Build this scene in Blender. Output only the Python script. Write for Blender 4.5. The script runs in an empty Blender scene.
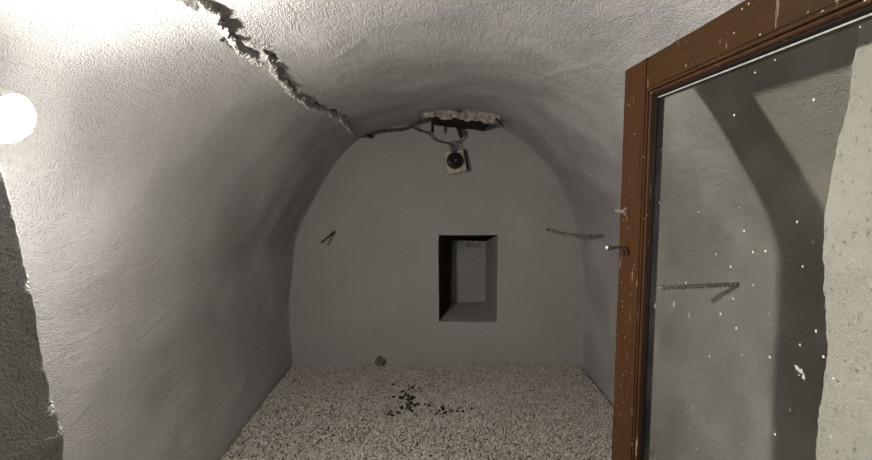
import bpy, bmesh, math, random
import numpy as np
from mathutils import Vector, Matrix
random.seed(7); rng = np.random.default_rng(7)
S = bpy.context.scene; C = S.collection

# ---------------------------------------------------------------- camera
FPX = 476.0
pit = math.atan(44/FPX); yaw = math.atan(5/FPX)
F_ = np.array([math.sin(yaw)*math.cos(pit), math.cos(yaw)*math.cos(pit), -math.sin(pit)])
R_ = np.cross(F_, [0, 0, 1]); R_ /= np.linalg.norm(R_); U_ = np.cross(R_, F_)
CAM = np.array([0, 0, 1.5])
cam = bpy.data.objects.new('camera', bpy.data.cameras.new('camera')); C.objects.link(cam)
cam.data.sensor_width = 36; cam.data.lens = FPX/872*36; cam.data.clip_start = 0.02
M = Matrix.Identity(4)
for i in range(3):
    M[i][0], M[i][1], M[i][2], M[i][3] = R_[i], U_[i], -F_[i], CAM[i]
cam.matrix_world = M
S.camera = cam
S.view_settings.view_transform = 'Standard'; S.view_settings.look = 'None'
S.view_settings.gamma = 1; S.view_settings.use_curve_mapping = False
S.view_settings.exposure = 0.0
# ---------------------------------------------------------------- world and lamp
W = bpy.data.worlds.new('world'); S.world = W; W.use_nodes = True
W.node_tree.nodes['Background'].inputs[0].default_value = (0.80, 0.92, 1.0, 1)
W.node_tree.nodes['Background'].inputs[1].default_value = 0.02
LAMP = Vector((-0.808, 0.930, 1.629)); LAMP_R = 0.0495; LAMP_E = 1230.0
LAMP_COL = (1.0, 0.945, 0.89, 1)

# ---------------------------------------------------------------- helpers
def ray(px, py):
    return F_ + (px-436)/FPX*R_ - (py-230)/FPX*U_
def onY(px, py, Y): d = ray(px, py); return CAM + d*Y/d[1]
def onX(px, py, X): d = ray(px, py); return CAM + d*X/d[0]
def onZ(px, py, Z): d = ray(px, py); return CAM + d*(Z-1.5)/d[2]

def tag(o, label=None, cat=None, group=None, kind=None):
    if label: o['label'] = label
    if cat: o['category'] = cat
    if group: o['group'] = group
    if kind: o['kind'] = kind
    return o
def empty(name, loc, rot=(0, 0, 0)):
    o = bpy.data.objects.new(name, None); C.objects.link(o)
    o.location = loc; o.rotation_euler = rot; o.empty_display_size = .1
    return o
def mesh(name, v, f, mat, parent=None, smooth=True, origin=None):
    me = bpy.data.meshes.new(name)
    v = np.asarray(v, dtype=float)
    o = bpy.data.objects.new(name, me)
    if parent is not None:
        q = parent
        while q is not None: v = v - np.array(q.location); q = q.parent      # parents here are never rotated
    elif origin is not None:
        v = v - np.array(origin); o.location = origin
    me.from_pydata([tuple(p) for p in v], [], f if isinstance(f, list) else f.tolist())
    me.materials.append(mat)
    if smooth: me.polygons.foreach_set('use_smooth', [True]*len(me.polygons))
    me.update(); C.objects.link(o)
    if parent is not None: o.parent = parent
    return o
def bm_obj(name, bm, mat, parent=None, smooth=False, origin=None):
    bmesh.ops.recalc_face_normals(bm, faces=bm.faces)
    bm.verts.ensure_lookup_table(); bm.verts.index_update()
    v = [tuple(x.co) for x in bm.verts]; f = [[x.index for x in p.verts] for p in bm.faces]
    bm.free()
    return mesh(name, v, f, mat, parent, smooth, origin)

# numpy gradient-like value noise
def _h(ix, iy, iz, s):
    n = (ix*374761393 + iy*668265263 + iz*2147483647 + s*1274126177) & 0xffffffff
    n = ((n ^ (n >> 13))*1274126177) & 0xffffffff
    n = (n ^ (n >> 16)) & 0xffffffff
    return n/4294967295.0*2-1
def noise(P, scale, seed=0):
    P = np.asarray(P)*scale; I = np.floor(P).astype(np.int64); f = P-I; f = f*f*f*(f*(f*6-15)+10)
    x, y, z = I[..., 0], I[..., 1], I[..., 2]; out = 0
    for a in (0, 1):
        for b in (0, 1):
            for c in (0, 1):
                w = (f[..., 0] if a else 1-f[..., 0])*(f[..., 1] if b else 1-f[..., 1])*(f[..., 2] if c else 1-f[..., 2])
                out = out + w*_h(x+a, y+b, z+c, seed)
    return out
def disp(P, amp=1.0):
    P = np.asarray(P, dtype=float); D = np.zeros_like(P)
    for ax in range(3):
        D[..., ax] = (0.009*noise(P, 2.2, 11+ax) + 0.0028*noise(P, 5.3, 21+ax)
                      + 0.0009*noise(P, 17, 31+ax) + 0.0004*noise(P, 48, 41+ax))
    return P + D*amp
def grid_faces(nu, nv, off=0, skip=None):
    f = []
    for i in range(nu-1):
        for j in range(nv-1):
            if skip and skip(i, j): continue
            a = off+i*nv+j; f.append((a, a+1, a+nv+1, a+nv))
    return f

# ---------------------------------------------------------------- materials
def new_mat(name):
    m = bpy.data.materials.new(name); m.use_nodes = True; nt = m.node_tree
    return m, nt, nt.nodes['Principled BSDF']
def N(nt, t, **k):
    n = nt.nodes.new(t)
    for a, b in k.items():
        if a in n.inputs.keys(): n.inputs[a].default_value = b
        else: setattr(n, a, b)
    return n
def L(nt, a, b): nt.links.new(a, b)
def ramp(nt, src, stops):
    r = nt.nodes.new('ShaderNodeValToRGB'); e = r.color_ramp.elements
    while len(e) < len(stops): e.new(0.5)
    for q, (p, c) in zip(e, stops):
        q.position = p; q.color = c if len(c) == 4 else (*c, 1)
    L(nt, src, r.inputs[0]); return r
def mix(nt, fac, a, b, mode='MIX'):
    n = nt.nodes.new('ShaderNodeMix'); n.data_type = 'RGBA'; n.blend_type = mode
    for s, i in ((fac, 0), (a, 6), (b, 7)):
        if hasattr(s, 'links'): L(nt, s, n.inputs[i])
        else: n.inputs[i].default_value = s if i == 0 else (*s, 1) if len(s) == 3 else s
    return n.outputs[2]
def plaster(name, c1, c2, grain=0.5, pits=0.0, streak=0.0, fleck=None, coarse=0.5):
    m, nt, b = new_mat(name)
    g = N(nt, 'ShaderNodeNewGeometry').outputs['Position']
    n1 = N(nt, 'ShaderNodeTexNoise', Scale=2.3, Detail=5.0, Roughness=.6); L(nt, g, n1.inputs['Vector'])
    col = ramp(nt, n1.outputs[0], [(.32, c1), (.68, c2)]).outputs[0]
    n2 = N(nt, 'ShaderNodeTexNoise', Scale=55.0, Detail=3.0); L(nt, g, n2.inputs['Vector'])
    sp = ramp(nt, n2.outputs[0], [(.3, (.80, .80, .79)), (.5, (1, 1, 1))]).outputs[0]
    col = mix(nt, 0.5, col, sp, 'MULTIPLY')
    if pits:
        v = N(nt, 'ShaderNodeTexNoise', Scale=95.0, Detail=4.0, Roughness=.7); L(nt, g, v.inputs['Vector'])
        pr = ramp(nt, v.outputs[0], [(.60, (1, 1, 1)), (.66, (.30, .29, .27))])
        col = mix(nt, pits, col, pr.outputs[0], 'MULTIPLY')
    L(nt, col, b.inputs['Base Color'])
    b.inputs['Roughness'].default_value = .88; b.inputs['Specular IOR Level'].default_value = .25
    # bump: fine grain, trowel swirls
    v1 = N(nt, 'ShaderNodeTexVoronoi', Scale=150.0); L(nt, g, v1.inputs['Vector'])
    n4 = N(nt, 'ShaderNodeTexNoise', Scale=260.0, Detail=2.0, Roughness=.6); L(nt, g, n4.inputs['Vector'])
    f1 = N(nt, 'ShaderNodeMath', operation='MULTIPLY_ADD'); L(nt, v1.outputs['Distance'], f1.inputs[0]); f1.inputs[1].default_value = -.55; L(nt, n4.outputs[0], f1.inputs[2])
    mp = N(nt, 'ShaderNodeMapping'); mp.inputs['Scale'].default_value = (1.0, .35, 1.0); mp.inputs['Rotation'].default_value = (.5, .3, .4)
    L(nt, g, mp.inputs[0])
    f2 = N(nt, 'ShaderNodeTexNoise', Scale=22.0, Detail=4.0, Roughness=.6, Distortion=.8); L(nt, mp.outputs[0], f2.inputs['Vector'])
    msk = N(nt, 'ShaderNodeTexNoise', Scale=3.0, Detail=2.0); L(nt, g, msk.inputs['Vector'])
    mr = ramp(nt, msk.outputs[0], [(.35, (.35,)*3), (.62, (1,)*3)])
    mu = N(nt, 'ShaderNodeMath', operation='MULTIPLY'); L(nt, f1.outputs[0], mu.inputs[0]); L(nt, mr.outputs[0], mu.inputs[1])
    b1 = N(nt, 'ShaderNodeBump', Strength=grain, Distance=.010); L(nt, mu.outputs[0], b1.inputs['Height'])
    b2 = N(nt, 'ShaderNodeBump', Strength=coarse, Distance=.012); L(nt, f2.outputs[0], b2.inputs['Height']); L(nt, b1.outputs[0], b2.inputs['Normal'])
    L(nt, b2.outputs[0], b.inputs['Normal'])
    return m
def simple(name, c, rough=.6, metal=0, spec=.4, var=.25, scale=60, bump=.3, bdist=.002, c2=None):
    m, nt, b = new_mat(name)
    g = N(nt, 'ShaderNodeNewGeometry').outputs['Position']
    n = N(nt, 'ShaderNodeTexNoise', Scale=float(scale), Detail=4.0); L(nt, g, n.inputs['Vector'])
    lo = c2 or tuple(x*(1-var) for x in c)
    col = ramp(nt, n.outputs[0], [(.38, lo), (.62, c)]).outputs[0]
    L(nt, col, b.inputs['Base Color'])
    b.inputs['Roughness'].default_value = rough; b.inputs['Metallic'].default_value = metal; b.inputs['Specular IOR Level'].default_value = spec
    bp = N(nt, 'ShaderNodeBump', Strength=bump, Distance=bdist); L(nt, n.outputs[0], bp.inputs['Height']); L(nt, bp.outputs[0], b.inputs['Normal'])
    return m

m_vault = plaster('vault_plaster', (.50, .487, .475), (.58, .567, .555), grain=1.0, coarse=.6, pits=.35)
m_back = plaster('back_wall_plaster', (.40, .38, .36), (.45, .43, .41), grain=.25, coarse=.2)
m_side = m_vault
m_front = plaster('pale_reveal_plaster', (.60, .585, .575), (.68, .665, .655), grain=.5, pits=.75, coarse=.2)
m_front_left = plaster('grey_pitted_reveal', (.36, .37, .34), (.46, .47, .44), grain=.9, pits=.85, coarse=.3)  # left reveal: greyer, darker and rougher than the right one
m_dirt = simple('ground', (.26, .23, .195), rough=.95, scale=40, bump=.6, bdist=.01)
m_chunk = simple('ridge_mortar', (.54, .52, .485), rough=.95, spec=.15, scale=70, bump=.8, bdist=.006, c2=(.30, .28, .25))
m_flake = simple('flaking_mortar', (.50, .46, .40), rough=.95, spec=.15, scale=26, bump=.7, bdist=.006, c2=(.20, .17, .14))
m_char_shade = simple('blackened_wood_and_shade', (.022, .019, .016), rough=.9, spec=.2, scale=50, bump=.6)  # board, peg and splinter; also the painted shade beside the lampholder plate
m_debris = simple('dark_debris', (.035, .028, .022), rough=.9, spec=.2, scale=90)
m_rust = simple('rusty_iron', (.16, .105, .075), rough=.8, spec=.3, scale=120, bump=.5, c2=(.06, .045, .035))
m_rustwire = simple('mortar_crusted_iron', (.42, .38, .33), rough=.9, spec=.2, scale=85, bump=.8, bdist=.004, c2=(.10, .08, .06))
m_wire = simple('dusty_cable', (.17, .145, .12), rough=.8, spec=.3, scale=60, c2=(.06, .05, .042))
m_plate = simple('dirty_white_plastic', (.66, .60, .50), rough=.6, scale=35, c2=(.42, .36, .29), bump=.1)
m_fit = simple('white_lamp_fitting', (.80, .79, .76), rough=.5, scale=30, var=.06, bump=.05)
m_black = simple('black_bakelite', (.015, .014, .013), rough=.35, scale=40, bump=.1)
m_pane_edge = simple('black_pane_edge', (.008, .008, .008), rough=.6, spec=.12, scale=90, bump=.2)
m_brass = simple('worn_steel', (.55, .50, .42), rough=.4, metal=.8, scale=120, bump=.3)
m_hole = simple('keyhole_black', (.008, .007, .006), rough=.9, scale=40)
m_paint = simple('white_paint_spots', (.50, .48, .44), rough=.7, scale=200, bump=.4)
m_putty = simple('pale_putty', (.42, .42, .37), rough=.8, scale=120)

def wood(name, ax, c1, c2):
    m, nt, b = new_mat(name)
    g = N(nt, 'ShaderNodeNewGeometry').outputs['Position']
    mp = N(nt, 'ShaderNodeMapping'); sc = [26, 26, 26]; sc[ax] = 1.6; mp.inputs['Scale'].default_value = sc
    L(nt, g, mp.inputs[0])
    n = N(nt, 'ShaderNodeTexNoise', Scale=3.0, Detail=6.0, Roughness=.65, Distortion=.6); L(nt, mp.outputs[0], n.inputs['Vector'])
    col = ramp(nt, n.outputs[0], [(.25, c1), (.75, c2)]).outputs[0]
    # scuffs: long pale scratches with a shape of their own
    mp2 = N(nt, 'ShaderNodeMapping'); s2 = [60, 60, 60]; s2[2] = 9; mp2.inputs['Scale'].default_value = s2; L(nt, g, mp2.inputs[0])
    n2 = N(nt, 'ShaderNodeTexNoise', Scale=1.0, Detail=5.0, Roughness=.7); L(nt, mp2.outputs[0], n2.inputs['Vector'])
    r2 = ramp(nt, n2.outputs[0], [(.625, (0, 0, 0)), (.70, (1, 1, 1))])
    col = mix(nt, r2.outputs[0], col, (.34, .25, .17))
    vo = N(nt, 'ShaderNodeTexVoronoi', Scale=34.0, Randomness=1.0); L(nt, g, vo.inputs['Vector'])
    r3 = ramp(nt, vo.outputs['Distance'], [(.055, (1, 1, 1)), (.08, (0, 0, 0))])
    col = mix(nt, r3.outputs[0], col, (.62, .55, .45))
    L(nt, col, b.inputs['Base Color'])
    b.inputs['Roughness'].default_value = .62; b.inputs['Specular IOR Level'].default_value = .2
    bp = N(nt, 'ShaderNodeBump', Strength=.35, Distance=.002); L(nt, n.outputs[0], bp.inputs['Height']); L(nt, bp.outputs[0], b.inputs['Normal'])
    return m
m_wood_v = wood('stained_wood_upright', 2, (.029, .0115, .0035), (.068, .026, .0075))
m_wood_h = wood('stained_wood_rail', 1, (.026, .0118, .0022), (.054, .0245, .0045))
m_mould = wood('stained_wood_moulding', 2, (.034, .015, .0055), (.072, .031, .011))

def glass_mat(dirt):
    m, nt, b = new_mat('dusty_glass'); nt.nodes.remove(b)
    out = nt.nodes['Material Output']
    g = N(nt, 'ShaderNodeNewGeometry').outputs['Position']
    tr = N(nt, 'ShaderNodeBsdfTransparent'); tr.inputs[0].default_value = (.885, .89, .85, 1)
    gl = N(nt, 'ShaderNodeBsdfGlossy', Roughness=.03)
    lw = N(nt, 'ShaderNodeLayerWeight', Blend=.5)
    p5 = N(nt, 'ShaderNodeMath', operation='POWER'); L(nt, lw.outputs['Facing'], p5.inputs[0]); p5.inputs[1].default_value = 5
    fr = N(nt, 'ShaderNodeMath', operation='MULTIPLY_ADD'); L(nt, p5.outputs[0], fr.inputs[0]); fr.inputs[1].default_value = .9; fr.inputs[2].default_value = .03
    mx = N(nt, 'ShaderNodeMixShader'); L(nt, fr.outputs[0], mx.inputs[0]); L(nt, tr.outputs[0], mx.inputs[1]); L(nt, gl.outputs[0], mx.inputs[2])
    if not dirt: L(nt, mx.outputs[0], out.inputs[0]); return m
    df = N(nt, 'ShaderNodeBsdfDiffuse'); df.inputs[0].default_value = (.78, .76, .68, 1)
    vo = N(nt, 'ShaderNodeTexVoronoi', Scale=26.0); L(nt, g, vo.inputs['Vector'])
    r = ramp(nt, vo.outputs['Distance'], [(.045, (.75,)*3), (.075, (0, 0, 0))])
    n = N(nt, 'ShaderNodeTexNoise', Scale=9.0, Detail=3.0); L(nt, g, n.inputs['Vector'])
    rn = ramp(nt, n.outputs[0], [(.40, (.012,)*3), (.7, (.035,)*3)])
    ad = N(nt, 'ShaderNodeMath', operation='ADD', use_clamp=True); L(nt, r.outputs[0], ad.inputs[0]); L(nt, rn.outputs[0], ad.inputs[1])
    m2 = N(nt, 'ShaderNodeMixShader'); L(nt, ad.outputs[0], m2.inputs[0]); L(nt, mx.outputs[0], m2.inputs[1]); L(nt, df.outputs[0], m2.inputs[2])
    L(nt, m2.outputs[0], out.inputs[0])
    return m
m_glass = glass_mat(False); m_glass_dirt = glass_mat(True)

# ---------------------------------------------------------------- the vault
YB, YF = 3.907, 0.85
prof = [(-1.178, -.06), (-1.184, .15), (-1.190, .40), (-1.180, .62), (-1.160, .81), (-1.124, 1.05), (-1.059, 1.21), (-.990, 1.345),
        (-.888, 1.52), (-.737, 1.745), (-.56, 1.895), (-.30, 1.985), (0, 2.035), (.25, 2.045), (.53, 1.99), (.764, 1.856), (.972, 1.63),
        (1.10, 1.44), (1.187, 1.25), (1.245, .97), (1.262, .60), (1.266, .30), (1.264, -.06)]
P = np.array(prof); dense = []
for i in range(len(P)-1):
    p0, p1, p2, p3 = P[max(i-1, 0)], P[i], P[i+1], P[min(i+2, len(P)-1)]
    for t in np.linspace(0, 1, 40, endpoint=False):
        dense.append(.5*((2*p1)+(-p0+p2)*t+(2*p0-5*p1+4*p2-p3)*t*t+(-p0+3*p1-3*p2+p3)*t**3))
dense.append(P[-1]); dense = np.array(dense)
for _ in range(60):      # smooth the arch
    dense[1:-1] = .25*dense[:-2]+.5*dense[1:-1]+.25*dense[2:]
cum = np.r_[0, np.cumsum(np.linalg.norm(np.diff(dense, axis=0), axis=1))]
RES = .0085
nS = int(cum[-1]/RES); sv = np.linspace(0, cum[-1], nS)
def prof_at(s): return np.stack([np.interp(s, cum, dense[:, 0]), np.interp(s, cum, dense[:, 1])], -1)
pxz = prof_at(sv)
S0 = float(np.interp(1.58, dense[:len(dense)//2, 1], cum[:len(dense)//2]))
def belly(s, y):
    t = np.clip((3.2-y)/2.1, 0, 1); return .235*np.exp(-((s-S0)/.39)**2)*t*t*(3-2*t)
tn = np.gradient(pxz, axis=0); tn /= np.linalg.norm(tn, axis=1)[:, None]
nin = np.stack([tn[:, 1], -tn[:, 0]], -1)          # pointing into the room
def hit(px, py):
    """the point of the vault's inner face that the given sight line meets: (s, y)"""
    d = ray(px, py); best = None
    for t in np.linspace(.6/d[1], YB/d[1], 1600):
        q = CAM + d*t
        k = np.argmin((dense[:, 0]-q[0])**2+(dense[:, 1]-q[2])**2)
        i = min(max(int(cum[k]/cum[-1]*(nS-1)+.5), 0), nS-1)
        if (q[0]-pxz[i, 0])*nin[i, 0]+(q[2]-pxz[i, 1])*nin[i, 1] < -float(belly(cum[k], q[1])):
            return cum[k], q[1]
    return cum[k], YB
def surf(s, y, h=0):
    i = np.clip(s/cum[-1]*(nS-1), 0, nS-1)
    p = prof_at(s); n = np.array([np.interp(i, range(nS), nin[:, 0]), np.interp(i, range(nS), nin[:, 1])])
    n /= np.linalg.norm(n)
    return disp(np.array([p[0], y, p[1]])) + np.array([n[0], 0, n[1]])*(h-float(belly(s, y))), np.array([n[0], 0, n[1]])

lipA = [hit(*p) for p in [(193, -8), (204, -1), (213, 8), (221, 19), (228, 30), (233, 39)]]
lipB = [hit(*p) for p in [(247, 38), (256, 44), (264, 52), (270, 63), (276, 73), (285, 83), (297, 91), (308, 98), (318, 106), (329, 110), (338, 114), (345, 121), (351, 130), (354, 134)]]
grooveA = [hit(*p) for p in [(176, -8), (190, -1), (203, 7)]]
lipC = [hit(*p) for p in [(229, 42), (236, 50), (244, 55), (254, 62), (261, 66)]]
grooveB = [hit(*p) for p in [(230, 36), (240, 46), (250, 51), (262, 58)]]

ny = int((YB-YF+.36)/RES); yv = np.linspace(YF-.36, YB+.02, ny)
SS, YY = np.meshgrid(sv, yv, indexing='ij')
V = np.stack([np.repeat(pxz[:, 0:1], ny, 1), YY, np.repeat(pxz[:, 1:2], ny, 1)], -1)
V = disp(V)
NI = np.stack([np.repeat(nin[:, 0:1], ny, 1), np.zeros_like(YY), np.repeat(nin[:, 1:2], ny, 1)], -1)
V -= NI*belly(SS, YY)[..., None]
# swell near corners (hand-laid fillet where the vault meets the back wall)
near = np.clip(1-(YB-YY)/.10, 0, 1)
V += NI*(near**2*np.where(V[..., 0] < -.3, .008, .018))[..., None]
def seg_dist(poly):
    d = np.full(SS.shape, 9.0); P_ = np.array(poly)
    for a, b in zip(P_[:-1], P_[1:]):
        ab = b-a; t = np.clip(((SS-a[0])*ab[0]+(YY-a[1])*ab[1])/(ab@ab), 0, 1)
        d = np.minimum(d, np.hypot(SS-a[0]-t*ab[0], YY-a[1]-t*ab[1]))
    return d
nn = noise(V, 55, 3)*.006
for g, w, dp in ((grooveA, .014, .045), (grooveB, .017, .060)):
    d = seg_dist(g)+nn; V -= NI*(np.clip(1-(d/w)**2, 0, 1)*dp)[..., None]
gB = [(a+.016, b+.012) for a, b in lipB[2:-1]]; d = seg_dist(gB)+nn*1.3; V -= NI*(np.clip(1-(d/.011)**2, 0, 1)*.030*(.5+.5*np.sign(noise(V, 14, 9)+.2)))[..., None]
for g in (lipA, lipB):       # crumbly margin along the ridge
    d = seg_dist(g); k = np.exp(-(d/.035)**2); V += NI*(k*(.006+.006*noise(V, 60, 5)))[..., None]
# low trowel ledges across the crown, right of the ridge
for pts in ([(335, 80), (352, 68), (380, 72), (420, 74)], [(330, 60), (348, 50), (362, 38)], [(490, 70), (540, 78), (600, 60)]):
    g = [hit(*p) for p in pts]; d = seg_dist(g)+nn*1.5; V += NI*(np.exp(-(d/.018)**2)*.003)[..., None]
bul = np.exp(-((V[..., 2]-1.30)/.28)**2)*(V[..., 0] > .3)*np.clip((YB-YY)/1.0, 0, 1); V -= NI*(bul*.045)[..., None]
# normals of the whole vault so that the three pieces shade as one surface
gu = np.gradient(V, axis=0); gv = np.gradient(V, axis=1); NN = np.cross(gu, gv); NN /= np.linalg.norm(NN, axis=2)[..., None]
if (NN*NI).sum() < 0: NN = -NN
iL = int(np.argmin(abs(pxz[:nS//2, 1]-1.05))); iR = nS//2+int(np.argmin(abs(pxz[nS//2:, 1]-1.05)))
for nm, a, b in (('wall_left', 0, iL), ('ceiling', iL, iR), ('wall_right', iR, nS-1)):
    sub = V[a:b+1].reshape(-1, 3)
    i, j = np.meshgrid(np.arange(b-a), np.arange(ny-1), indexing='ij'); q = (i*ny+j).ravel()
    f = np.stack([q, q+1, q+ny+1, q+ny], -1)
    o = mesh(nm, sub, f, m_vault)
    o.data.normals_split_custom_set_from_vertices([tuple(x) for x in NN[a:b+1].reshape(-1, 3)])
    tag(o, {'wall_left': 'rough whitewashed left wall lit by the bulb', 'ceiling': 'rough plastered barrel vault above the cellar room',
            'wall_right': 'grey plastered right wall seen through the glazed door'}[nm], 'ceiling' if nm == 'ceiling' else 'wall', kind='structure')

# ---------------------------------------------------------------- back wall with niche
NX0, NX1, NZ0, NZ1 = .066, .552, .362, 1.097
def span(a, b, r): n = max(2, int(abs(b-a)/r)+1); return list(np.linspace(a, b, n))
R2 = .014
xs = span(-1.30, NX0, R2)[:-1]+span(NX0, NX1, R2)+span(NX1, 1.40, R2)[1:]
zs = span(-.06, NZ0, R2)[:-1]+span(NZ0, NZ1, R2)+span(NZ1, 2.18, R2)[1:]
i0, i1 = xs.index(NX0), len(xs)-1-xs[::-1].index(NX1) ; k0 = zs.index(NZ0); k1 = len(zs)-1-zs[::-1].index(NZ1)
X, Z = np.meshgrid(xs, zs, indexing='ij')
vb = np.stack([X, np.full_like(X, YB), Z], -1).reshape(-1, 3)
fb = grid_faces(len(xs), len(zs), 0, lambda i, j: i0 <= i < i1 and k0 <= j < k1)
verts = [vb]; off = len(vb)
A = [np.array(q) for q in ((NX0, YB, NZ0), (NX1, YB, NZ0), (NX1, YB, NZ1), (NX0, YB, NZ1))]
ND = .66
B = [np.array(q) for q in (onY(451, 303, YB+ND), onY(486, 302, YB+ND), onY(486, 241, YB+ND), onY(452, 240, YB+ND))]
for e in range(4):
    if e > 1: continue
    a0, a1, b0, b1 = A[e], A[(e+1) % 4], B[e], B[(e+1) % 4]
    n = (i1-i0) if e % 2 == 0 else (k1-k0)
    u = np.linspace(0, 1, n+1)[:, None, None]; w = np.linspace(0, 1, 26)[None, :, None]
    g = (a0*(1-u)+a1*u)*(1-w)+(b0*(1-u)+b1*u)*w
    verts.append(g.reshape(-1, 3)); fb += grid_faces(n+1, 26, off); off += (n+1)*26
u = np.linspace(0, 1, 26)[:, None, None]; w = np.linspace(0, 1, 44)[None, :, None]
g = (B[0]*(1-u)+B[1]*u)*(1-w)+(B[3]*(1-u)+B[2]*u)*w
verts.append(g.reshape(-1, 3)); fb += grid_faces(26, 44, off)
off += 26*44
def panel(c0, c1, c2, c3, nu, nv):
    global off, fb
    u = np.linspace(0, 1, nu)[:, None, None]; w = np.linspace(0, 1, nv)[None, :, None]
    g = (np.array(c0)*(1-u)+np.array(c1)*u)*(1-w)+(np.array(c3)*(1-u)+np.array(c2)*u)*w
    verts.append(g.reshape(-1, 3)); fb += grid_faces(nu, nv, off); off += nu*nv
q_ = .035
panel(A[2], A[3], A[3]+np.array([0, q_, 0]), A[2]+np.array([0, q_, 0]), i1-i0+1, 4)
panel(A[3], A[0], A[0]+np.array([0, q_, 0]), A[3]+np.array([0, q_, 0]), k1-k0+1, 4)
bx0, bx1, bz0, bz1, by0, by1 = -.22, .80, .10, 1.42, YB+q_, YB+1.25       # hollow added behind the niche so its left and top gaps stay dark
panel((bx0, by0, bz0), (bx0, by0, bz1), (bx0, by1, bz1), (bx0, by1, bz0), 8, 8)
panel((bx1, by0, bz0), (bx1, by0, bz1), (bx1, by1, bz1), (bx1, by1, bz0), 8, 8)
panel((bx0, by0, bz0), (bx1, by0, bz0), (bx1, by1, bz0), (bx0, by1, bz0), 8, 8)
panel((bx0, by0, bz1), (bx1, by0, bz1), (bx1, by1, bz1), (bx0, by1, bz1), 8, 8)
panel((bx0, by1, bz0), (bx1, by1, bz0), (bx1, by1, bz1), (bx0, by1, bz1), 8, 8)
panel((bx0, by0, bz0), (NX0, by0, bz0), (NX0, by0, bz1), (bx0, by0, bz1), 8, 8)
panel((NX0, by0, NZ1), (bx1, by0, NZ1), (bx1, by0, bz1), (NX0, by0, bz1), 8, 8)
vb = disp(np.concatenate(verts), .8)
# sag in the plaster over the niche's head
o = mesh('wall_back', vb, fb, m_back)
bm = bmesh.new(); bm.from_mesh(o.data); bmesh.ops.remove_doubles(bm, verts=bm.verts, dist=.0004)
bmesh.ops.recalc_face_normals(bm, faces=bm.faces); bm.to_mesh(o.data); bm.free()
o.data.set_sharp_from_angle(angle=math.radians(50))
tag(o, 'plain grey plastered end wall with a deep square niche', 'wall', kind='structure')

# ---------------------------------------------------------------- front wall (door opening)
jl = np.array([(-.05, -.665), (.60, -.672), (.99, -.680), (1.05, -.676), (1.108, -.688), (1.212, -.703), (1.314, -.713), (1.422, -.728), (1.511, -.742), (1.571, -.757), (1.60, -.805), (1.66, -.85), (2.0, -.88)])
jr = np.array([(-.05, .715), (.60, .718), (.983, .721), (1.062, .722), (1.197, .727), (1.292, .716), (1.37, .706), (1.439, .700), (1.475, .705), (1.59, .718), (1.752, .738), (2.0, .76)])
ZL = 1.99
def jamb(name, tab, sgn, label, mat):
    zz = np.linspace(-.05, 2.12, 270); base = np.interp(zz, tab[:, 0], tab[:, 1])
    # outline in plan, from far inside the inner face, round the arris, through the reveal, back along the outer face
    pl = []
    for d in np.linspace(.62, .03, 30): pl.append((d, YF))
    for a in np.linspace(0, math.pi/2, 6): pl.append((.014-.014*math.sin(a)+.0, YF-.014+.014*math.cos(a)))
    for y in np.linspace(YF-.02, .46, 44): pl.append((0, y))
    for d in np.linspace(.01, .62, 24): pl.append((d, .45))
    pl = np.array(pl)
    G = np.zeros((len(zz), len(pl), 3))
    G[..., 0] = base[:, None]+sgn*pl[None, :, 0]; G[..., 1] = pl[None, :, 1]; G[..., 2] = zz[:, None]
    G[..., 0] = np.where(pl[None, :, 0] > .55, sgn*1.5, G[..., 0])
    G2 = G.copy()
    for ax in (0, 1):
        G2[..., ax] += .0030*noise(G, 14, 61+ax)+.0022*noise(G, 48, 63+ax)+.0012*noise(G, 110, 65+ax)
    o = mesh(name, G2.reshape(-1, 3), grid_faces(len(zz), len(pl)), mat)
    tag(o, label, 'wall', kind='structure')
jamb('wall_front_left', jl, -1, 'shaded rough plaster reveal at the left edge of the opening', m_front_left)
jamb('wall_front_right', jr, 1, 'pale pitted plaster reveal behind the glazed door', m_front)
bm = bmesh.new()
bmesh.ops.create_cube(bm, size=1, matrix=Matrix.Translation((0, (.45+YF)/2, ZL+.11)) @ Matrix.Diagonal((1.62, YF-.45-.01, .22, 1)))
o = bm_obj('wall_front', bm, m_front); tag(o, 'plastered head over the doorway', 'wall', kind='structure')

# ---------------------------------------------------------------- floor and gravel
G = np.stack(np.meshgrid(np.linspace(-1.3, 1.4, 60), np.linspace(-.6, 3.95, 90), indexing='ij')+[np.zeros((60, 90))], -1)
G[..., 2] = -.012+.006*noise(G, 4, 77)
o = mesh('floor', G.reshape(-1, 3), grid_faces(60, 90), m_dirt); tag(o, 'earth floor beneath the gravel', 'floor', kind='structure')

def gravel_mat():
    m, nt, b = new_mat('limestone_gravel')
    at = N(nt, 'ShaderNodeAttribute', attribute_name='tone')
    col = ramp(nt, at.outputs['Fac'], [(0, (.24, .21, .175)), (.15, (.40, .36, .30)), (.5, (.60, .555, .485)), (1, (.78, .74, .665))]).outputs[0]
    g = N(nt, 'ShaderNodeNewGeometry').outputs['Position']
    n = N(nt, 'ShaderNodeTexNoise', Scale=150.0, Detail=3.0); L(nt, g, n.inputs['Vector'])
    r = ramp(nt, n.outputs[0], [(.35, (.75,)*3), (.6, (1,)*3)])
    L(nt, mix(nt, .7, col, r.outputs[0], 'MULTIPLY'), b.inputs['Base Color'])
    b.inputs['Roughness'].default_value = .9; b.inputs['Specular IOR Level'].default_value = .2
    return m
m_gravel = gravel_mat()
bm = bmesh.new(); bmesh.ops.create_icosphere(bm, subdivisions=1, radius=1)
IV = np.array([v.co[:] for v in bm.verts]); IF = np.array([[v.index for v in f.verts] for f in bm.faces]); bm.free()
def floor_z(x, y):
    p = np.stack([x, y, np.zeros_like(x)], -1)
    return .000+.010*noise(p, 3.5, 90)+.005*noise(p, 9, 91)
pts = []
st = .0132
for yy in np.arange(.90, YB-.004, st):
    for xx in np.arange(-1.21, 1.30, st):
        pts.append((xx, yy))
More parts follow.
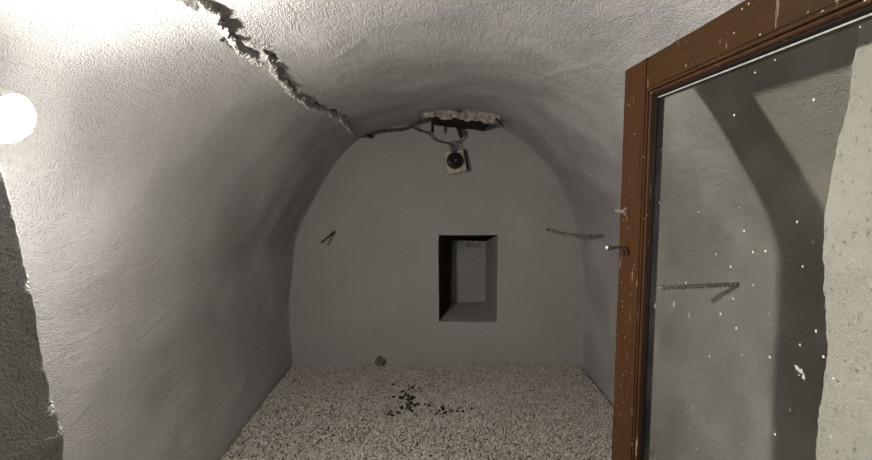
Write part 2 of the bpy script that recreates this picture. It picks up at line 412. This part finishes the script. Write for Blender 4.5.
pts = np.array(pts); pts += rng.uniform(-st*.5, st*.5, pts.shape)
pts = pts[(pts[:, 1] < YB-.022)]
wl = np.interp(pts[:, 1], yv, V[int(.09/RES), :, 0]); wr = np.interp(pts[:, 1], yv, V[nS-1-int(.09/RES), :, 0])
pts = pts[(pts[:, 0] > wl+.024) & (pts[:, 0] < wr-.024)]
n = len(pts)
sz = rng.uniform(.0066, .0104, n)*(1+.5*(rng.random(n) < .05))
ax = np.stack([rng.uniform(.9, 1.2, n), rng.uniform(.8, 1.1, n), rng.uniform(.65, .9, n)], -1)
q = rng.normal(size=(n, 4)); q /= np.linalg.norm(q, axis=1)[:, None]
w_, x_, y_, z_ = q.T
Rm = np.stack([1-2*(y_*y_+z_*z_), 2*(x_*y_-z_*w_), 2*(x_*z_+y_*w_), 2*(x_*y_+z_*w_), 1-2*(x_*x_+z_*z_), 2*(y_*z_-x_*w_), 2*(x_*z_-y_*w_), 2*(y_*z_+x_*w_), 1-2*(x_*x_+y_*y_)], -1).reshape(n, 3, 3)
jit = 1+rng.uniform(-.28, .22, (n, 12, 1))
VV = IV[None]*jit*ax[:, None, :]*sz[:, None, None]
VV = np.einsum('nij,nkj->nki', Rm, VV)
cen = np.stack([pts[:, 0], pts[:, 1], floor_z(pts[:, 0], pts[:, 1])+rng.uniform(-.004, .008, n)], -1)
# a little gravel banked up against the foot of the walls
cen[:, 2] += np.clip(1-(YB-pts[:, 1])/.12, 0, 1)*.004
VV = (VV+cen[:, None, :]).reshape(-1, 3)
FF = (IF[None]+np.arange(n)[:, None, None]*12).reshape(-1, 3)
me = bpy.data.meshes.new('gravel'); me.vertices.add(len(VV)); me.vertices.foreach_set('co', VV.ravel())
me.loops.add(len(FF)*3); me.loops.foreach_set('vertex_index', FF.ravel())
me.polygons.add(len(FF)); me.polygons.foreach_set('loop_start', np.arange(len(FF))*3); me.polygons.foreach_set('loop_total', np.full(len(FF), 3))
me.update(calc_edges=True)
a_ = me.attributes.new('tone', 'FLOAT', 'POINT'); tone = np.clip(rng.normal(.42, .18, n), 0, 1); a_.data.foreach_set('value', np.repeat(tone, 12))
me.materials.append(m_gravel)
gr = bpy.data.objects.new('gravel', me); C.objects.link(gr)
tag(gr, 'pale crushed limestone gravel covering the cellar floor', 'gravel', kind='stuff')

# dark scraps in the gravel
dk = []
for _ in range(44): dk.append((random.gauss(409, 8), random.gauss(401, 6.5), random.uniform(.5, 1.5), 0))
for _ in range(8): dk.append((random.gauss(388, 3), random.gauss(412, 1.8), random.uniform(.6, 1.4), 1))
for _ in range(26): dk.append((random.gauss(441, 11), random.gauss(412, 3.4), random.uniform(.4, 1.1), 2))
for _ in range(9): dk.append((random.gauss(412, 17), random.gauss(386, 4), random.uniform(.4, .8), 3))
names_ = [('small blackened scrap in the dense middle of the dark patch on the gravel', 'blackened scraps in the middle of the dark patch'),
          ('small blackened scrap in the little clump left of the dark patch', 'blackened scraps left of the dark patch'),
          ('small blackened scrap in the thin scatter right of the dark patch', 'blackened scraps right of the dark patch'),
          ('tiny blackened scrap lying between the dark patch and the end wall', 'blackened scraps beyond the dark patch')]
kinds = []
for q in range(3):
    bm = bmesh.new(); bmesh.ops.create_icosphere(bm, subdivisions=1, radius=.0125)
    for v in bm.verts: v.co *= random.uniform(.55, 1.25); v.co.z *= .6; v.co.x *= 1.3
    kinds.append(bm_obj('charred_scrap', bm, m_debris))
for i, (x, y, s, g_) in enumerate(dk):
    o = kinds[i] if i < 3 else kinds[i % 3].copy()
    if i > 2: C.objects.link(o)
    tag(o, names_[g_][0], 'scrap', names_[g_][1])
    p = onZ(x, y, .01); o.location = (p[0], p[1], float(floor_z(p[0:1], p[1:2])[0])+.012)
    o.rotation_euler = (random.uniform(-.5, .5), random.uniform(-.5, .5), random.uniform(0, 6.3)); o.scale = (s, s*random.uniform(.7, 1.1), s)

# ---------------------------------------------------------------- crumbling ridge over the vault
def resample(pl, step):
    P_ = np.array(pl); d = np.r_[0, np.cumsum(np.linalg.norm(np.diff(P_, axis=0), axis=1))]
    t = np.linspace(0, d[-1], max(4, int(d[-1]/step)))
    return np.stack([np.interp(t, d, P_[:, 0]), np.interp(t, d, P_[:, 1])], -1), t/d[-1]
def ridge(name, pl, width, height, label, lean=0.0, parent=None):
    q, t = resample(pl, .0035); n = len(q); m = 26; Vv = np.zeros((n, m, 3))
    tg = np.gradient(q, axis=0); tg /= np.linalg.norm(tg, axis=1)[:, None]
    wob = noise(np.stack([t*9, t*0+len(pl)*3.3, t*0], -1), 3.1, 8)*.008+noise(np.stack([t*9, t*0+7, t*0], -1), 9, 8)*.004
    for i in range(n):
        base, nrm = surf(q[i, 0]+wob[i], q[i, 1]); side2 = np.array([-tg[i, 1], tg[i, 0]])
        pa, _ = surf(q[i, 0]+side2[0]*.01, q[i, 1]+side2[1]*.01); sd = pa-base; sd /= np.linalg.norm(sd)
        end = min(1, 8*t[i]+.15, 8*(1-t[i])+.15)
        hv = height(t[i])*end; wv = width(t[i])*(.5+.5*end)
        for j in range(m):
            a = math.pi*(-.12+1.24*j/(m-1))
            c, s_ = math.cos(a), math.sin(a)
            Vv[i, j] = base + sd*(c*wv*(1-.25*max(s_, 0))+lean*max(s_, 0)*hv) + nrm*(s_*hv)
    for ax_ in range(3):
        Vv[..., ax_] += .0055*noise(Vv, 30, 70+ax_)+.0045*noise(Vv, 90, 74+ax_)+.0035*noise(Vv, 190, 78+ax_)
    o = mesh(name, Vv.reshape(-1, 3), grid_faces(n, m), m_chunk, parent, smooth=False, origin=None)
    return o
def brk(t, f, ph): return .55+.45*math.sin(f*t+ph)*math.sin(f*2.3*t+1.7*ph)+.25*math.sin(f*5.1*t)
o = ridge('mortar_ridge', lipA, lambda t: .006, lambda t: .030*(.75+.35*brk(t, 9, 1)), '', lean=.15)
tag(o, 'thin upstanding mortar lip crossing the vault, nearest the top edge of the photo', 'mortar')
o = ridge('mortar_ridge', lipB, lambda t: .009+.008*brk(t, 19, .4), lambda t: .013+.022*max(.1, brk(t, 23, 2)), '', lean=.15)
tag(o, 'long crumbling mortar ridge running down the vault to the end wall', 'mortar')
o = ridge('mortar_ridge', lipC, lambda t: .005, lambda t: .007*(.5+brk(t, 12, 2)), '', lean=.3)
tag(o, 'short low mortar edge below the dark crevice in the vault', 'mortar')

# ---------------------------------------------------------------- cables
def catmull(pts, k=8):
    pts = [np.array(p, float) for p in pts]; out = []
    for i in range(len(pts)-1):
        p0, p1, p2, p3 = pts[max(i-1, 0)], pts[i], pts[i+1], pts[min(i+2, len(pts)-1)]
        for t in np.linspace(0, 1, k, endpoint=False):
            out.append(.5*((2*p1)+(-p0+p2)*t+(2*p0-5*p1+4*p2-p3)*t*t+(-p0+3*p1-3*p2+p3)*t**3))
    out.append(pts[-1]); return np.array(out)
def tube_geo(path, r, seg=8, rough=0, seed=0, off=0, cap=True):
    path = np.asarray(path, float); n = len(path); tg = np.gradient(path, axis=0); tg /= np.linalg.norm(tg, axis=1)[:, None]
    up = np.array([.13, .2, 1.]) if abs(tg[0][2]) < .9 else np.array([1., .1, 0]); v = []
    u = np.cross(tg[0], up); u /= np.linalg.norm(u)
    for i in range(n):
        u = u-tg[i]*(u@tg[i]); u /= np.linalg.norm(u); w = np.cross(tg[i], u)
        rr = r(i/(n-1)) if callable(r) else r
        for j in range(seg):
            a = 2*math.pi*j/seg; v.append(path[i]+rr*(math.cos(a)*u+math.sin(a)*w))
    v = np.array(v)
    if rough:
        for ax_ in range(3): v[:, ax_] += rough*noise(v, 90, 100+seed+ax_)
    f = []
    for i in range(n-1):
        for j in range(seg):
            a = off+i*seg+j; b = off+i*seg+(j+1) % seg; f.append([a, b, b+seg, a+seg])
    if cap: f += [[off+j for j in range(seg)][::-1], [off+(n-1)*seg+j for j in range(seg)]]
    return v, f
def tube(name, path, r, mat, parent=None, **k):
    v, f = tube_geo(path, r, **k); return mesh(name, v, f, mat, parent)
def twist(path, off_r, turns, ph):
    path = np.asarray(path); n = len(path); tg = np.gradient(path, axis=0); tg /= np.linalg.norm(tg, axis=1)[:, None]; out = []
    u = np.cross(tg[0], [0.1, 1, .2]); u /= np.linalg.norm(u)
    for i in range(n):
        u = u-tg[i]*(u@tg[i]); u /= np.linalg.norm(u); w = np.cross(tg[i], u); a = ph+turns*2*math.pi*i/(n-1)
        out.append(path[i]+off_r*(math.cos(a)*u+math.sin(a)*w))
    return np.array(out)
yc = YB-.05
cp = catmull([onY(x, y, d) for x, y, d in ((350, 131, yc-.10), (358, 135, yc-.04), (366, 136, yc), (378, 132, yc), (392, 130, yc), (404, 129, yc), (414, 124, yc-.05), (424, 120, yc-.12), (432, 119, yc-.14))], 12)
lead = empty('twisted_cable', tuple(cp[0])); tag(lead, 'twisted dusty cable along the arch from the ridge to the broken slab', 'cable')
for k in range(2): tube('strand', twist(cp, .0085, 9, k*math.pi), .0075, m_wire, lead, rough=.003, seed=k)
kn = onY(370, 136, yc-.01)
bm = bmesh.new(); bmesh.ops.create_icosphere(bm, subdivisions=3, radius=.021, matrix=Matrix.Translation(kn) @ Matrix.Diagonal((1.2, .8, .75, 1)))
for v in bm.verts: v.co += Vector([.006*float(noise(np.array(v.co), 60, s)) for s in (1, 2, 3)])
bm_obj('cable_knot', bm, m_debris, lead)

# ---------------------------------------------------------------- lamp holder hanging under the slab
yp = YB-.085
pc = onY(455.5, 162, yp); ps = .175*yp/3.9/2
ph = empty('hanging_lampholder', tuple(pc)); tag(ph, 'square dirty white mounting plate with round black socket, dangling on wires', 'lampholder')
tilt = Matrix.Translation(pc) @ Matrix.Rotation(math.radians(-9), 4, 'Y') @ Matrix.Rotation(math.radians(12), 4, 'Z') @ Matrix.Rotation(math.radians(-6), 4, 'X')
bm = bmesh.new(); bmesh.ops.create_cube(bm, size=1, matrix=Matrix.Diagonal((ps*1.85, .016, ps*2.0, 1)))
bmesh.ops.bevel(bm, geom=bm.edges[:], offset=.004, segments=2, affect='EDGES'); bmesh.ops.transform(bm, matrix=tilt, verts=bm.verts)
bm_obj('mounting_plate', bm, m_plate, ph)
bm = bmesh.new(); bmesh.ops.create_cube(bm, size=1, matrix=tilt @ Matrix.Translation((ps*1.02, .012, .005)) @ Matrix.Diagonal((.014, .04, ps*2.0, 1)))
bm_obj('plate_shade_strip', bm, m_char_shade, ph)  # near-black strip painted in for the plate's shaded side and shadow
def lathe(profile, seg=40):
    bm = bmesh.new(); rings = []
    for r, h in profile: rings.append([bm.verts.new((r*math.cos(2*math.pi*j/seg), -h, r*math.sin(2*math.pi*j/seg))) for j in range(seg)])
    for a, b in zip(rings[:-1], rings[1:]):
        for j in range(seg): bm.faces.new((a[j], a[(j+1) % seg], b[(j+1) % seg], b[j]))
    bm.faces.new(rings[-1]); bm.faces.new(rings[0][::-1]); return bm
so = tilt @ Matrix.Translation((-.004, -.008, .010))
bm = lathe([(.068, 0), (.066, .012), (.060, .030), (.052, .034), (.045, .034), (.044, .012), (.001, .012)]); bmesh.ops.transform(bm, matrix=so, verts=bm.verts)
sk = bm_obj('socket', bm, m_black, ph, smooth=False)
bm = lathe([(.011, .012), (.011, .024), (.006, .026)], 16); bmesh.ops.transform(bm, matrix=so, verts=bm.verts); bm_obj('centre_contact', bm, m_wire, sk)
# wires: each leads from the ceiling to the plate
sag = catmull([onY(x, y, d) for x, y, d in ((413, 127, yc-.06), (420, 131, yc-.06), (428, 133, yc-.05), (434, 139, yc-.04), (441, 142, yc-.05), (449, 144, yp), (453, 149, yp-.01), (454, 155, yp-.02))], 10)
tube('lead_wire', sag, .0062, m_wire, ph, rough=.003, seed=4)
w2 = catmull([onY(x, y, d) for x, y, d in ((457, 121, yc-.1), (458, 127, yc-.08), (461, 132, yc-.07), (461, 139, yp), (457, 143, yp), (453, 147, yp-.01), (456, 152, yp-.015))], 10)
tube('lead_wire', w2, .0055, m_wire, ph, rough=.003, seed=5)
w3 = catmull([onY(x, y, d) for x, y, d in ((449, 143, yp), (454, 141, yp), (459, 143, yp), (458, 149, yp-.01), (453, 152, yp-.015), (450, 147, yp))], 8)
tube('lead_wire', w3, .004, m_wire, ph, rough=.002, seed=6)
kn = catmull([onY(x, y, yc-.075) for x, y in ((457, 126), (459, 130), (461, 135), (461, 138))], 6)
tube('tape_wrap', kn, lambda t: .011+.006*math.sin(math.pi*t), m_debris, ph, rough=.006, seed=9)

# ---------------------------------------------------------------- broken slab at the vault crown
y0, y1 = 3.50, 3.84
def edge(px, py, y): return onY(px, py, y)
slab = empty('broken_slab', tuple(onY(460, 117, y0)))
tag(slab, 'broken mortar crusted board projecting at the crown beside the end wall', 'board')
nu = 110; nvv = 14
xa = np.linspace(0, 1, nu)
G = []
for u_ in xa:
    px = 422+u_*78; top = 108+4.5*u_; bot = 116.5+7.0*u_
    top += 1.2*math.sin(u_*17)+.8*math.sin(u_*41); bot += .8*math.sin(u_*23+1)+.6*math.sin(u_*57)
    T_ = onY(px, top, y0); B_ = onY(px, bot, y0); Tb = T_+np.array([0, .32, .02]); Bb = B_+np.array([0, .04, .006])
    ring = [Tb*(1-w)+T_*w for w in (0, .5)] + [T_*(1-w)+B_*w for w in np.linspace(0, 1, 9)] + [B_*(1-w)+Bb*w for w in (.5, 1)] + [Bb+np.array([0, 0, .02])]
    G.append(ring)
G = np.array(G)
for ax_ in range(3): G[..., ax_] += .006*noise(G, 20, 120+ax_)+.0022*noise(G, 75, 124+ax_)
v = G.reshape(-1, 3); f = grid_faces(nu, G.shape[1]); m_ = G.shape[1]
f += [tuple(range(m_)), tuple((nu-1)*m_+j for j in range(m_))]
mesh('mortar_crust', v, f, m_flake, slab, smooth=False)
# blackened board underneath
bm = bmesh.new()
a = onY(435, 118.5, y0+.03); b = onY(489, 124.5, y0+.03); c_ = (a+b)/2
ln = b-a; rot = math.atan2(-(ln[2]), ln[0])
bmesh.ops.create_cube(bm, size=1, matrix=Matrix.Translation(c_+np.array([0, .16, .006])) @ Matrix.Rotation(rot, 4, 'Y') @ Matrix.Diagonal((np.linalg.norm(ln), .32, .030, 1)))
bmesh.ops.subdivide_edges(bm, edges=bm.edges[:], cuts=9, use_grid_fill=True)
for v_ in bm.verts: v_.co += Vector([.006*float(noise(np.array(v_.co), 40, s)) for s in (1, 2, 3)])
bm_obj('rotten_board', bm, m_char_shade, slab)
pg = [onY(432.5, 117, y0+.06), onY(432.5, 124, y0+.06), onY(432.8, 132, y0+.065)]
bm = bmesh.new(); pl_ = np.array(pg).mean(0)
bmesh.ops.create_cube(bm, size=1, matrix=Matrix.Translation(pl_) @ Matrix.Diagonal((.022, .022, .115, 1)))
bmesh.ops.bevel(bm, geom=bm.edges[:], offset=.003, segments=1, affect='EDGES')
bm_obj('peg', bm, m_char_shade, slab)
sp = catmull([onY(496, 119, y0), onY(500, 122, y0-.01), onY(504, 127, y0+.02)], 8)
tube('splinter', sp, lambda t: .010*(1-.75*t), m_char_shade, slab, rough=.003)

# ---------------------------------------------------------------- iron rods
def rod(name, base, tip, r, label, cat, mat, wrap=True, embed=.05):
    base, tip = np.array(base), np.array(tip); d = (tip-base); d /= np.linalg.norm(d)
    path = [base-d*embed+(tip+d*0-base+d*embed)*t for t in np.linspace(0, 1, 60)]
    e = empty(name, tuple(base)); tag(e, label, cat)
    tube('rod', path, r, mat, e, rough=r*.55, seed=3)
    if wrap:
        n = 240; pw = [base+(tip-base)*t for t in np.linspace(.0, .97, n)]
        tube('binding_wire', twist(pw, r*1.12, np.linalg.norm(tip-base)/.018, 0), r*.33, m_rust, e, seg=6, rough=.001)
    return e
b1 = onX(742, 284, 1.262)
e = rod('iron_rod', b1, onY(659, 288, b1[1]), .0075, 'wire wrapped iron rod sticking out of the right wall, seen through the door glass', 'rod', m_rustwire)
cr = [b1+np.array([-.004, .012*math.cos(a), .022*math.sin(a)]) for a in np.linspace(-1.6, 1.9, 14)]
tube('mortar_collar', cr, .007, m_rustwire, e, rough=.004)
b2 = onX(609, 234.5, 1.262)
e = empty('iron_rod', tuple(b2)); tag(e, 'mortar crusted iron rod in the right wall near the far corner', 'rod')
pr = catmull([b2+np.array([.05, 0, 0]), b2, onY(578, 235.5, b2[1]), onY(560, 232.5, b2[1]), onY(547, 229.5, b2[1])], 16)
tube('rod', pr, lambda t: .0095+.004*max(0, t-.6)/.4, m_rustwire, e, rough=.007, seed=3)
tube('binding_wire', twist(catmull([b2, onY(578, 235.5, b2[1]), onY(560, 232.5, b2[1]), onY(547, 229.5, b2[1])], 60), .0105, 13, 0), .0026, m_rustwire, e, seg=6, rough=.003)
b3 = onY(334.5, 232, YB)
tp = onY(322, 242, 3.66)
e = rod('iron_spike', b3, tp, .0085, 'short rusty iron spike jutting from the end wall at left', 'spike', m_rust, wrap=False)

# ---------------------------------------------------------------- stone at the foot of the end wall
pz = onY(380.5, 359, YB-.035)
bm = bmesh.new(); bmesh.ops.create_icosphere(bm, subdivisions=3, radius=.045, matrix=Matrix.Translation((pz[0], YB-.035, .035)) @ Matrix.Diagonal((.95, .6, 1.05, 1)))
for v in bm.verts: v.co += Vector([.012*float(noise(np.array(v.co), 30, s)) for s in (1, 2, 3)])
o = bm_obj('stone', bm, simple('brown_stone', (.22, .18, .145), rough=.95, scale=60, c2=(.10, .08, .065)), origin=(float(pz[0]), YB-.035, .02))
tag(o, 'single brown stone on the gravel against the end wall', 'stone')

# roots in the niche
rt = empty('dry_roots', (.33, YB+.58, 1.0)); tag(rt, 'thin dark dry rootlets hanging from the head of the niche', 'roots')
for pts_ in ([(461, 240), (463, 244), (467, 243), (470, 247), (472, 244)], [(474, 240), (472, 243), (475, 246), (478, 244)], [(458, 241), (460, 246), (463, 248)], [(466, 240), (468, 243), (467, 248)], [(478, 240), (480, 244), (477, 248)]):
    tube('rootlet', catmull([onY(x, y-1.5*(k == 0), YB+.56+.02*(k % 2)) for k, (x, y) in enumerate(pts_)], 5), .0022, m_debris, rt, seg=5, rough=.001)

# ---------------------------------------------------------------- the glazed door
XF, XT = .570, .613
Y0, Y1, Z0, Z1 = .37, 1.428, .05, 1.838
SY, RZ = 1.285, 1.755           # inner edges of free stile and top rail
HY, BZ = .49, .30               # inner edges of hinge stile and bottom rail
door = empty('door_1', (XF, Y0, Z0)); tag(door, 'brown wooden glazed door standing open at right', 'door', kind='structure')
def board(name, x0, x1, ya, yb, za, zb, mat, taper=0, bev=.003):
    bm = bmesh.new(); bmesh.ops.create_cube(bm, size=1, matrix=Matrix.Translation(((x0+x1)/2, (ya+yb)/2, (za+zb)/2)) @ Matrix.Diagonal((x1-x0, yb-ya, zb-za, 1)))
    long_ax = 2 if (zb-za) > (yb-ya) else 1
    ed = [e_ for e_ in bm.edges if abs((e_.verts[0].co-e_.verts[1].co)[long_ax]) > .1]
    bmesh.ops.subdivide_edges(bm, edges=ed, cuts=60)
    bmesh.ops.bevel(bm, geom=[e_ for e_ in bm.edges if len(e_.link_faces) == 2 and e_.calc_face_angle(0) > 1], offset=bev, segments=2, affect='EDGES')
    for v in bm.verts:
        p = np.array(v.co); k = .0012 if True else 0
        v.co += Vector((k*.6*float(noise(p, 18, 1)), k*float(noise(p, 22, 2)), k*float(noise(p, 22, 3))))
    return bm_obj(name, bm, mat, door)
board('stile', XF, XT, SY, Y1, Z0, Z1, m_wood_v)
board('stile', XF, XT, Y0, HY, Z0, Z1, m_wood_v)
board('rail', XF+.0006, XT-.0006, HY+.001, SY-.001, RZ, Z1-.001, m_wood_h)
board('rail', XF+.0006, XT-.0006, HY+.001, SY-.001, Z0, BZ, m_wood_h)
def sweep(name, prof_, mat, smooth=False):
    # prof_: (inset from the frame's inner edge, depth behind its face); closed section, mitred at the corners
    cs = [((SY, -1), (RZ, -1)), ((HY, 1), (RZ, -1)), ((HY, 1), (BZ, 1)), ((SY, -1), (BZ, 1))]
    v = []; m_ = len(prof_)
    for (cy, sy), (cz, sz_) in cs:
        for u_, d_ in prof_: v.append((XF+d_, cy+sy*u_, cz+sz_*u_))
    f = []
    for k in range(4):
        a, b = k*m_, ((k+1) % 4)*m_
        for j in range(m_):
            j2 = (j+1) % m_; f.append((a+j, a+j2, b+j2, b+j))
    me_o = mesh(name, v, f, mat, door, smooth=smooth); 
    bm = bmesh.new(); bm.from_mesh(me_o.data); bmesh.ops.recalc_face_normals(bm, faces=bm.faces); bm.to_mesh(me_o.data); bm.free()
    return me_o
sweep('moulding', [(-.002, .009), (.0012, .009), (.0014, .002), (.0050, .0015), (.0062, .004), (.0064, .014), (.0082, .014), (.0084, .007), (.0125, .0065), (.0145, .009), (.0150, .0185), (.0168, .0185), (.0168, .038), (-.002, .038)], m_mould)
sweep('pane_edge_strip', [(.0165, .0175), (.0205, .0175), (.0225, .020), (.0235, .0225), (.0235, .0232), (.0165, .0232)], m_pane_edge)  # black strip along the edge of the pane
sweep('pane_edge_strip', [(.0165, .0282), (.027, .0282), (.027, .038), (.0165, .038)], m_pane_edge)
bm = bmesh.new(); bmesh.ops.create_cube(bm, size=1, matrix=Matrix.Translation((XF+.0225, (HY+SY)/2, RZ-.0250)) @ Matrix.Diagonal((.0022, SY-HY-.05, .0028, 1)))
bm_obj('putty_line', bm, m_putty, door)
bm = bmesh.new(); xg = XF+.0257
bmesh.ops.create_cube(bm, size=1, matrix=Matrix.Translation((xg, (HY+SY)/2, (RZ+BZ)/2)) @ Matrix.Diagonal((.004, SY-HY-.034, RZ-BZ-.034, 1)))
pane = bm_obj('glass_pane', bm, m_glass, door)
pane.data.materials.append(m_glass_dirt)
for p in pane.data.polygons:
    if p.normal.x < -.5: p.material_index = 1
# paint splashes on the glass
def blob(name, px, py, s, k, elong=1.0, ang=0, parent=None):
    c = onX(px, py, xg-.0024); bm = bmesh.new(); rim = []
    nseg = 22
    for j in range(nseg):
        a = 2*math.pi*j/nseg; r = s*(.8+.14*math.sin(3*a+k)+.12*math.sin(5*a+2*k)+.08*math.sin(9*a+k))
        yy, zz = r*math.cos(a), r*math.sin(a)*elong
        rim.append(bm.verts.new((c[0], c[1]+yy*math.cos(ang)-zz*math.sin(ang), c[2]+yy*math.sin(ang)+zz*math.cos(ang))))
    ce = bm.verts.new((c[0]-.0012, c[1], c[2]))
    for j in range(nseg): bm.faces.new((rim[j], rim[(j+1) % nseg], ce))
    return bm_obj(name, bm, m_paint, parent, smooth=True)
for px, py, s, k, el, an in ((797, 368, .0062, 1, .7, .5), (801, 371.5, .0055, 2.2, .9, 0), (803.5, 377, .0036, 3, 1.6, 0), (799, 375, .0022, 4, 1, 1),
                             (674, 304, .0022, 1, 4, -.15), (689, 315, .0020, 2, 4.5, -.1), (655, 306, .0020, 3, 5, -.1), (753, 285, .0030, 1, 1, 0), (652, 215, .0020, 2, 4, -.1),
                             (800, 345, .0028, 2, 1, 0), (742, 355, .0022, 0, 1, 0), (769, 324, .0018, 2, 1, 0), (816, 331, .0026, 1, 1.5, 0), (790, 410, .0018, 3, 1, 0), (720, 180, .0018, 1, 1.2, 0),
                             (797, 222, .0030, 1, 1, 0), (775, 60, .0026, 0, 1, 0), (860, 27, .0022, 2, 1, 0)):
    blob('paint_splash', px, py, s, k, el, an, door)
# bolt, spindle and keyhole on the free stile
pb = onX(628, 211.5, XF)
bm = bmesh.new(); bmesh.ops.create_cube(bm, size=1, matrix=Matrix.Translation((XF-.012, pb[1]+.028, pb[2])) @ Matrix.Diagonal((.008, .070, .010, 1)))
bmesh.ops.bevel(bm, geom=bm.edges[:], offset=.003, segments=2, affect='EDGES')
bt = bm_obj('latch_bolt', bm, m_brass, door)
bm = bmesh.new(); bmesh.ops.create_cube(bm, size=1, matrix=Matrix.Translation((XF-.004, pb[1]+.004, pb[2])) @ Matrix.Diagonal((.010, .020, .024, 1)))
bmesh.ops.bevel(bm, geom=bm.edges[:], offset=.002, segments=1, affect='EDGES'); bm_obj('bolt_keeper', bm, m_rust, door)
pb = onX(627, 246.5, XF); tp = onX(606, 248, XF-.075)
pa = catmull([pb+np.array([.01, 0, 0]), pb, pb*.5+tp*.5, tp], 8)
sp_ = tube('handle_spindle', pa, lambda t: .0048 if t < .8 else .0048+.004*math.sin(math.pi*(t-.8)/.25), m_brass, door, seg=10)
kh = onX(623.5, 252, XF-.0012)
bm = bmesh.new(); bmesh.ops.create_cone(bm, segments=20, radius1=.0105, radius2=.0105, depth=.003, cap_ends=True, matrix=Matrix.Translation((XF-.0005, kh[1], kh[2])) @ Matrix.Rotation(math.pi/2, 4, 'Y'))
bm_obj('keyhole', bm, m_hole, door)

# ---------------------------------------------------------------- wall lamp
lamp = empty('wall_lamp', tuple(LAMP+Vector((-.10, 0, 0)))); tag(lamp, 'lit round white bulkhead lamp on the left wall by the opening', 'lamp')
LAMP_AX = Vector((.84, .08, -.46)).normalized()
def lathe_x(prof_, seg=44):
    """profile (radius, height along the lamp's axis)"""
    T = Matrix.Translation(LAMP) @ LAMP_AX.to_track_quat('X', 'Z').to_matrix().to_4x4()
    bm = bmesh.new(); rings = []
    for r, h in prof_: rings.append([bm.verts.new(T @ Vector((h, r*math.cos(2*math.pi*j/seg), r*math.sin(2*math.pi*j/seg)))) for j in range(seg)])
    for a, b in zip(rings[:-1], rings[1:]):
        for j in range(seg): bm.faces.new((a[j], a[(j+1) % seg], b[(j+1) % seg], b[j]))
    bm.faces.new(rings[0][::-1]); bm.faces.new(rings[-1]); return bm
m_em, nt, b = new_mat('lit_opal_glass'); b.inputs['Base Color'].default_value = (.9, .9, .88, 1)
b.inputs['Emission Color'].default_value = LAMP_COL; b.inputs['Emission Strength'].default_value = LAMP_E
bm_obj('diffuser', lathe_x([(LAMP_R*math.cos(a), .037*math.sin(a)) for a in np.linspace(-.15, 1.52, 26)]), m_em, lamp, smooth=True)
bm_obj('base', lathe_x([(.034, -.26), (.036, -.07), (.044, -.045), (.0500, -.016), (.0512, .000), (.0500, .001), (.0494, -.004)]), m_fit, lamp)
